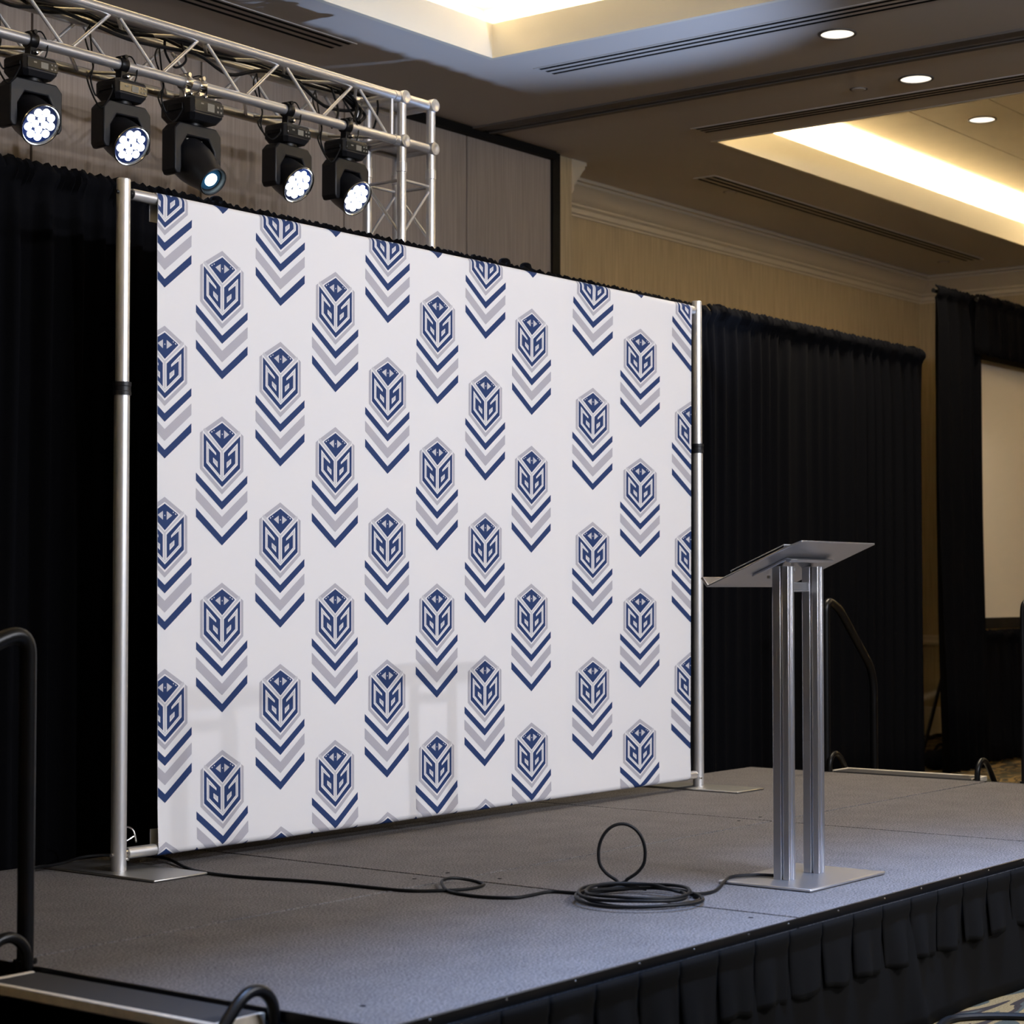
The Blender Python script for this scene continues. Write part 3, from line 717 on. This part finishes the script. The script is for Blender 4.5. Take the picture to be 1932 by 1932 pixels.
# cross at the foot: start left foot -> right side of loop
lp2 = [lc + lx*.075*math.cos(t_) + V((0, 0, .098*math.sin(t_))) for t_ in []]
MB().tube(spline([lc + lx*-.075 + V((.01, .013, -.112))] + [lc + lx*(.0785*math.cos(a)*(1 if math.sin(a) > -.5 else 1-.75*((-math.sin(a)-.5)/.5)**1.3)) + V((0, 0, .098*math.sin(a))) + V((.016, .021, 0))*(.5-k/18) for k, a in enumerate([-PI/2+.25 + (2*PI-.5)*j/18 for j in range(19)])] + [lc + lx*.075 + V((-.01, -.013, -.112))], 5), .0056, 10).build('standing_loop', M['rubber'], cable)
# loose clip on the lower bar
o = MB().tube(spline([(4.862, 5.40, .553), (4.845, 5.40, .60), (4.80, 5.40, .612), (4.765, 5.40, .585), (4.80, 5.40, .56), (4.85, 5.40, .575)], 6), .004, 8).build('bungee_clip', M['chrome']); tag(o, 'small shiny cord clip at the lower near corner of the backdrop', 'clip')
o = MB().tube(spline([(5.9, 2.98-.10, .011), (6.10, 2.97-.06, .011), (6.28, 2.93, .011), (6.42, 2.80, .011), (6.5, 2.6, .011)], 8), .014, 10).build('cable', M['rubber']); tag(o, 'black cable on the patterned carpet at the foot of the stage skirt', 'cable')

# ------------------------------------------------------------------ truss
YT0, YT1, ZL, ZU = 6.79, 7.03, 3.803, 4.036
XE0, XE1 = 7.925, 8.165
truss = thing('lighting_truss', (5.0, 6.91, ZL), 'silver aluminium box truss carrying the moving stage lights', 'truss')
XT0 = 2.2
for y in (YT0, YT1):
    for z in (ZL, ZU): MB().cyl((XT0, y, z), (XE0-.03, y, z), .0245, 20).build('chord', M['alu_truss'], truss)
def brace(a, b, parent, r=.0085): MB().cyl(a, b, r, 10).build('brace', M['alu_truss'], parent)
nodes = [7.808]; hp = .2685
xk = [7.83 - hp*k for k in range(21)]          # lower, upper, lower ...
for y in (YT0, YT1):
    for k in range(len(xk)-1):
        z0, z1 = (ZL, ZU) if k % 2 == 0 else (ZU, ZL)
        s = .022; brace((xk[k]-.03, y, z0 + (s if z0 == ZL else -s)), (xk[k+1]+.03, y, z1 + (s if z1 == ZL else -s)), truss)
for z in (ZL, ZU):
    for k in range(len(xk)-1):
        y0, y1 = (YT0, YT1) if k % 2 == (0 if z == ZL else 1) else (YT1, YT0)
        s = .022; brace((xk[k]-.03, y0 + (s if y0 == YT0 else -s), z), (xk[k+1]+.03, y1 + (s if y1 == YT0 else -s), z), truss)
for y in (YT0, YT1): brace((7.845, y, ZL+.022), (7.845, y, ZU-.022), truss, .010)
for z in (ZL, ZU): brace((7.845, YT0+.022, z), (7.845, YT1-.022, z), truss, .010)
# couplers at the end
for y in (YT0, YT1):
    for z in (ZL, ZU): MB().lathe([(.0245, 0), (.028, .002), (.028, .05), (.0245, .052)], (7.855, y, z), (1, 0, 0), 20).build('coupler', M['alu_truss'], truss)

tower = thing('truss_tower', (8.045, 6.91, 0), 'upright silver truss tower at the end of the lighting truss', 'truss')
for x in (XE0, XE1):
    for y in (YT0, YT1):
        MB().cyl((x, y, .012), (x, y, 3.70), .0245, 20).build('leg', M['alu_truss'], tower)
        MB().lathe([(.0245, 0), (.028, .002), (.028, .05), (.0245, .052)], (x, y, 3.64), (0, 0, 1), 20).build('coupler', M['alu_truss'], tower)
MB().box(7.75, 8.34, 6.62, 7.20, .001, .012).build('base_plate', M['plate'], tower, bevel=.003)
zz = [3.60 - .30*k for k in range(12)]
def ring(z, r=.0085):
    brace((XE0+.02, YT0, z), (XE1-.02, YT0, z), tower, r); brace((XE0+.02, YT1, z), (XE1-.02, YT1, z), tower, r)
    brace((XE0, YT0+.02, z), (XE0, YT1-.02, z), tower, r); brace((XE1, YT0+.02, z), (XE1, YT1-.02, z), tower, r)
ring(3.60)
for k in range(len(zz)-1):
    a, b = zz[k]-.03, zz[k+1]+.03
    f = k % 2 == 0
    for y in (YT0, YT1): brace((XE1-.02 if f else XE0+.02, y, a), (XE0+.02 if f else XE1-.02, y, b), tower)
    for x in (XE0, XE1): brace((x, YT1-.02 if f else YT0+.02, a), (x, YT0+.02 if f else YT1-.02, b), tower)
corner = thing('truss_corner', (8.045, 6.91, 3.70), 'cube corner block joining the truss to its tower', 'truss corner')
for z in (ZL, ZU):
    for y in (YT0, YT1): MB().cyl((XE0, y, z), (XE1+.005, y, z), .0245, 20).build('tube', M['alu_truss'], corner)
    for x in (XE0, XE1): MB().cyl((x, YT0, z), (x, YT1, z), .0245, 20).build('tube', M['alu_truss'], corner)
    MB().box(XE0, XE1, YT0, YT1, z-.006, z+.006).build('web_plate', M['alu_truss'], corner)
for x in (XE0, XE1):
    for y in (YT0, YT1):
        MB().cyl((x, y, 3.70), (x, y, ZU), .0245, 20).build('tube', M['alu_truss'], corner)
    for z in (ZL, ZU):
        MB().lathe([(.012, .03), (.020, .034), (.033, .034), (.035, .028), (.035, 0)], (x, YT0, z), (0, -1, 0), 24).build('boss', M['alu_truss'], corner)
# loose cables lying in the truss
random.seed(3)
for i, (dy, dz, lab) in enumerate(((.20, .04, 'black cable lying along the rear top tube of the truss'), (.17, .045, 'second black cable run draped along the inside of the truss top'), (.13, .03, 'slack black cable sagging inside the truss'))):
    pts = []; x = 2.4
    while x < 7.7:
        pts.append((x, YT0+dy+random.uniform(-.02, .02), ZU+dz-.02*i-abs(random.gauss(0, .02))*(1+i))); x += .22
    pts += [(7.60, YT0+.12, ZU-.02*i), (7.66+.03*i, YT0+.08, ZL+.16-.02*i), (7.62+.02*i, YT0+.06, ZL+.06)]
    o = MB().tube(spline(pts, 5), .009, 8).build('truss_cable', M['rubber']); tag(o, lab, 'cable', 'cables along the truss')
for i, pts in enumerate(([(7.58, 6.93, 4.03), (7.64, 6.90, 3.93), (7.72, 6.88, 3.84), (7.80, 6.88, 3.86), (7.86, 6.9, 3.97), (7.88, 6.92, 4.03)], [(7.52, 6.92, 4.03), (7.55, 6.9, 3.92), (7.50, 6.87, 3.84), (7.46, 6.86, 3.80)], [(6.40, 6.95, 4.03), (6.38, 6.92, 3.96), (6.42, 6.9, 3.90), (6.47, 6.88, 3.94), (6.46, 6.9, 4.02)])):
    o = MB().tube(spline(pts, 7), .006, 8).build('truss_cable', M['rubber']); tag(o, ('black cable loop hanging at the tower end of the truss', 'black cable drop above the light nearest the tower', 'black cable loop above the single-lens moving light')[i], 'cable', 'cables along the truss')

# ------------------------------------------------------------------ moving heads
def rot_z(p, c, a):
    ca, sa = math.cos(a), math.sin(a); d = V(p) - V(c); return V((c[0]+d.x*ca-d.y*sa, c[1]+d.x*sa+d.y*ca, p[2]))
def rbox_prof(hx, hy, c): return [(-hx+c, -hy), (hx-c, -hy), (hx, -hy+c), (hx, hy-c), (hx-c, hy), (-hx+c, hy), (-hx, hy-c), (-hx, -hy+c)]
def moving_head(x, label, kind, pan, tilt, seed):
    rnd = random.Random(seed)
    y, z = YT0, ZL
    t = thing('moving_head_light', (x, y, z-.08), label, 'stage light', 'moving stage lights on the truss')
    big = kind == 'spot'; k = 1.12 if big else 1.0
    mc = M['chrome'] if big else M['blackmetal']
    for dx in ((-.045, .045) if big else (0,)):
        cx = x + dx
        MB().lathe([(.025, -.02), (.036, -.02), (.038, -.012), (.038, .012), (.036, .02), (.025, .02)], (cx, y, z), (1, 0, 0), 20).build('clamp_ring', mc, t)
        MB().box(cx-.018, cx+.018, y-.02, y+.02, z-.085, z-.03).build('clamp_neck', mc, t, bevel=.004)
        MB().cyl((cx, y-.035, z+.032), (cx, y+.03, z+.034), .010, 10).build('clamp_bolt', mc, t)
        MB().lathe([(0, .03), (.008, .028), (.012, .01), (.010, 0)], (cx, y-.022, z-.058), (0, -1, 0), 10).build('wing_nut', M['chrome'], t)
    zb1 = z-.082; hb = .090*(1.2 if big else 1); zb0 = zb1-hb
    hx, hy = (.103, .112) if big else (.092, .078)
    # base: octagonal housing, undercut at the lower edge
    def ring_(zl, sx_, c): return [(x+a*sx_, y+b*sx_, zl) for a, b in rbox_prof(hx, hy, c)]
    rings = [ring_(zb0, .80, .02), ring_(zb0+hb*.28, 1.0, .016), ring_(zb1-.012, 1.0, .016), ring_(zb1, .92, .016)]
    mb = MB(); vs = sum(rings, [])
    fs = [(r*8+i, r*8+(i+1) % 8, (r+1)*8+(i+1) % 8, (r+1)*8+i) for r in range(3) for i in range(8)] + [tuple(reversed(range(8))), tuple(range(24, 32))]
    mb.add(vs, fs).build('base', M['plastic'], t, bevel=.003, angle=25)
    # control panel on the audience side
    _b = [c_ for c_ in t.children if c_.name.startswith('base')][0]
    MB().box(x-hx*.86, x+hx*.90, y-hy-.003, y-hy+.004, zb0+hb*.34, zb1-.018).build('control_panel', M['panelglass'], _b, bevel=.002)
    MB().box(x-hx*.10, x+hx*.32, y-hy-.0045, y-hy, zb0+hb*.42, zb1-.026).build('display', M['lcd'], _b, smooth=False)
    for i in range(2):
        for j in range(2): MB().box(x+hx*(.48+.2*i), x+hx*(.58+.2*i), y-hy-.005, y-hy, zb0+hb*(.44+.2*j), zb0+hb*(.52+.2*j)).build('button', M['lcd'], _b, smooth=False)
    MB().box(x-hx*.52, x-hx*.34, y-hy-.0045, y-hy, zb1-.036, zb1-.030).build('button', M['lcd'], _b, smooth=False)
    MB().box(x-hx-.006, x-hx+.004, y-.05, y+.05, zb0+hb*.45, zb1-.03).build('side_grip', M['blackmetal'], _b, bevel=.003)
    MB().cyl((x, y, zb0-.012), (x, y, zb0), .05, 20).build('pan_bearing', M['blackmetal'], t)
    # yoke (rotated by pan)
    c = (x, y, 0); zy = zb0-.006
    hw, th, arm = (.142, .042, .245) if big else (.134, .040, .215)
    hyk = .046
    prof = [(-hw, -arm+.02), (-hw, -.035), (-hw+.03, -.004), (hw-.03, -.004), (hw, -.035), (hw, -arm+.02), (hw-.012, -arm), (hw-th+.006, -arm), (hw-th, -arm+.03), (hw-th, -.115), (hw-th-.035, -.060), (-hw+th+.035, -.060), (-hw+th, -.115), (-hw+th, -arm+.03), (-hw+th-.006, -arm), (-hw+.012, -arm)]
    mb = MB()
    nP = len(prof)
    A = [rot_z((x+a, y-hyk, zy+b), c, pan) for a, b in prof]; B = [rot_z((x+a, y+hyk, zy+b), c, pan) for a, b in prof]
    bm = bmesh.new(); va = [bm.verts.new(p) for p in A]; vb = [bm.verts.new(p) for p in B]
    bm.faces.new(va); bm.faces.new(list(reversed(vb)))
    for i in range(nP): bm.faces.new((va[i], vb[i], vb[(i+1) % nP], va[(i+1) % nP]))
    bmesh.ops.recalc_face_normals(bm, faces=bm.faces[:])
    me = bpy.data.meshes.new('yoke'); 
    for v in bm.verts: v.co -= t.location
    bm.to_mesh(me); bm.free(); me.materials.append(M['plastic']); me.polygons.foreach_set('use_smooth', [True]*len(me.polygons)); me.set_sharp_from_angle(angle=R_(30))
    yk = bpy.data.objects.new('yoke', me); COL.objects.link(yk); yk.parent = t
    md = yk.modifiers.new('bevel', 'BEVEL'); md.width = .006; md.segments = 2; md.limit_method = 'ANGLE'; md.angle_limit = R_(35)
    # head (tilted about the yoke axis)
    zc_ = zy - (.165 if big else .150)
    ct = V((x, y, zc_))
    hd = V((0, -math.cos(tilt), -math.sin(tilt))); hd = rot_z(hd, (0, 0, 0), pan)
    if not big:
        _h = MB().lathe([(0, -.105), (.045, -.100), (.072, -.075), (.086, -.03), (.090, .0), (.092, .075), (.095, .080), (.095, .092), (.090, .094), (.086, .090), (.084, .082)], ct, hd, 32).build('head', M['plastic'], t)
        MB().lathe([(0, .078), (.085, .078), (.085, .082)], ct, hd, 32).build('lens_plate', M['ledblue'], _h)
        u = hd.orthogonal().normalized(); w_ = hd.cross(u)
        led = MB()
        cells = [(.024, PI/4+PI/2*i, .0155) for i in range(4)] + [(.056, 2*PI*i/9+.2, .0170) for i in range(9)]
        for r, a, rr in cells:
            o_ = ct + u*(r*math.cos(a)) + w_*(r*math.sin(a))
            MB().lathe([(0, .098), (rr*.6, .0955), (rr, .088), (rr*1.02, .080)], o_, hd, 14).build('led_lens', M['led'], _h)
        MB().lathe([(.087, .092), (.090, .096), (.0935, .096), (.0955, .092)], ct, hd, 36, ring=True).build('front_rim', M['chrome'], _h)
        front = .12
    else:
        _h = MB().lathe([(0, -.13), (.06, -.125), (.085, -.10), (.098, -.04), (.098, .03), (.088, .09), (.072, .155), (.071, .19), (.066, .193), (.062, .188), (.058, .165)], ct, hd, 32).build('head', M['plastic'], t)
        MB().lathe([(0, .170), (.03, .169), (.059, .164), (.059, .160)], ct, hd, 32).build('front_glass', M['glassblue'], _h)
        MB().lathe([(0, .179), (.018, .177), (.031, .172), (.031, .165)], ct, hd, 28).build('lit_lens', M['spotlens'], _h)
        MB().box(ct.x-.05, ct.x+.05, ct.y-.02, ct.y+.03, ct.z+.090, ct.z+.099).build('top_grille', M['lcd'], _h, bevel=.002)
        front = .21
    for sgn in (-1, 1):
        a = rot_z((x+sgn*(hw-th-.004), y, zc_), c, pan); b = rot_z((x+sgn*(.075), y, zc_), c, pan)
        MB().cyl(a, b, .03, 16).build('tilt_bearing', M['blackmetal'], t)
    # cables from the base up to the truss
    for i in range(2):
        s = -1 if i else 1
        p0 = (x-hx*.9, y+.05*s, zb0+hb*.6); mid = rnd.uniform(.04, .10)
        pts = [p0, (x-hx-.03-.02*i, y+.03*s, zb0+hb*.5-mid*(1 if i else .3)), (x-hx-.05-.02*i, y+.04, zb0+hb*.9), (x-hx-.02, y+.06, z-.02), (x-hx+.01, y+.10+.05*i, z+.03+.1*i), (x-hx+.06, y+.18, ZU-.03)]
        MB().tube(spline(pts, 7), .0042, 8).build('power_cable', M['rubber'], t)
    pts = [(x+.02, y+.02, z+.04), (x+.05, y-.01, z+.045), (x+.075, y-.02, z-.01), (x+.06, y-.02, z-.07), (x+.04, y-.01, zb1+.004)]
    MB().tube(spline(pts, 7), .0035, 8).build('safety_cable', M['rubber'], t)
    spot('beam', ct + hd*front, ct + hd*3, HEAD_W, BLUE, 50, .8, .06, t)
moving_head(5.483, 'lit moving wash light hanging nearest the picture edge', 'wash', R_(-3), R_(33), 1)
moving_head(5.993, 'lit moving wash light second along the truss, left of the single-lens light', 'wash', R_(-2), R_(33), 2)
moving_head(6.425, 'moving spot light with single round blue-white lens and silver clamps', 'spot', R_(-2), R_(38), 3)
moving_head(7.062, 'lit moving wash light just right of the single-lens light', 'wash', R_(2), R_(34), 4)
moving_head(7.488, 'lit moving wash light nearest the truss tower', 'wash', R_(3), R_(34), 5)

# ------------------------------------------------------------------ lights out of frame: front-of-house spots plus an added floor can and two added battens
def fixture(name, loc, target, label, watt, color, angle, blend, radius, hang=True):
    loc = V(loc); t = thing(name, loc, label, 'stage light')
    d = (V(target)-loc).normalized()
    MB().lathe([(0, -.28), (.07, -.27), (.085, -.2), (.085, -.05), (.10, 0), (.10, .10), (.094, .10), (.094, .02)], loc - d*.12, d, 24).build('body', M['plastic'], t)
    MB().lathe([(0, .006), (.093, .006), (.093, 0)], loc - d*.105, d, 24).build('lens', M['glassblue'], t)
    if hang:
        MB().box(loc.x-.13, loc.x+.13, loc.y-.16, loc.y-.12, loc.z+.11, loc.z+.14).build('yoke', M['blackmetal'], t)
        MB().cyl((loc.x, loc.y-.14, loc.z+.13), (loc.x, loc.y-.14, CEIL), .02).build('hanger', M['blackmetal'], t)
    else:
        MB().box(loc.x-.12, loc.x+.12, loc.y-.10, loc.y+.10, .001, .02).build('floor_foot', M['blackmetal'], t)
        for s in (-1, 1): MB().box(loc.x+s*.115-.006, loc.x+s*.115+.006, loc.y-.02, loc.y+.02, .01, loc.z).build('yoke', M['blackmetal'], t)
    spot('beam', loc + d*.02, target, watt, color, angle, blend, radius, t)
fixture('profile_spotlight', (10.5, -5.8, 3.88), (6.7, 5.3, 1.7), 'black front-of-house spotlight hung on the lectern side', KEY_W[0], KEY, 30, .35, .06)
fixture('profile_spotlight', (4.3, -5.8, 3.66), (6.8, 5.3, 1.7), 'black front-of-house spotlight hung on the near side', KEY_W[1], KEY, 30, .35, .06)
fixture('added_floor_light', (10.4, 2.8, .20), (8.75, 6.45, CEIL), 'added black floor light beside the stage, out of view, tinting the ceiling', UP_W, BLUE, 29, .9, .05, hang=False)  # added lamp out of view, put here to tint the ceiling blue

t = thing('added_batten', (6.4, -1.2, 4.22), 'added long black fill batten hung from the ceiling out of view', 'stage light')
MB().box(4.6, 8.2, -1.30, -1.12, 4.22, 4.36).build('housing', M['plastic'], t, bevel=.01)
for x in (5.0, 7.8): MB().cyl((x, -1.21, 4.36), (x, -1.21, 4.95 if C1[0] < x < C1[1] and -1.21 > C1[2] else CEIL), .015).build('hanger', M['blackmetal'], t)
area('added_batten_light', (6.4, -1.10, 4.24), (0.03, 6.3, -2.9), 3.5, .16, FILL_W, KEY, t)  # added fill light, lifts the lectern shadows on the backdrop

t = thing('added_batten', (5.3, 2.5, 4.42), 'added long black batten over the stage front, out of view', 'stage light')
MB().box(2.9, 7.7, 2.43, 2.55, 4.42, 4.54).build('housing', M['plastic'], t, bevel=.01)
for x in (3.4, 7.2): MB().cyl((x, 2.49, 4.54), (x, 2.49, TOPZ), .015).build('hanger', M['blackmetal'], t)
o = area('added_batten_light', (5.3, 2.49, 4.41), (0, .25, -3.95), 4.6, .08, POOL_W, (.36, .55, 1.0), t); o.data.spread = R_(38)  # added unseen lamp that makes the bluish pool on the stage front
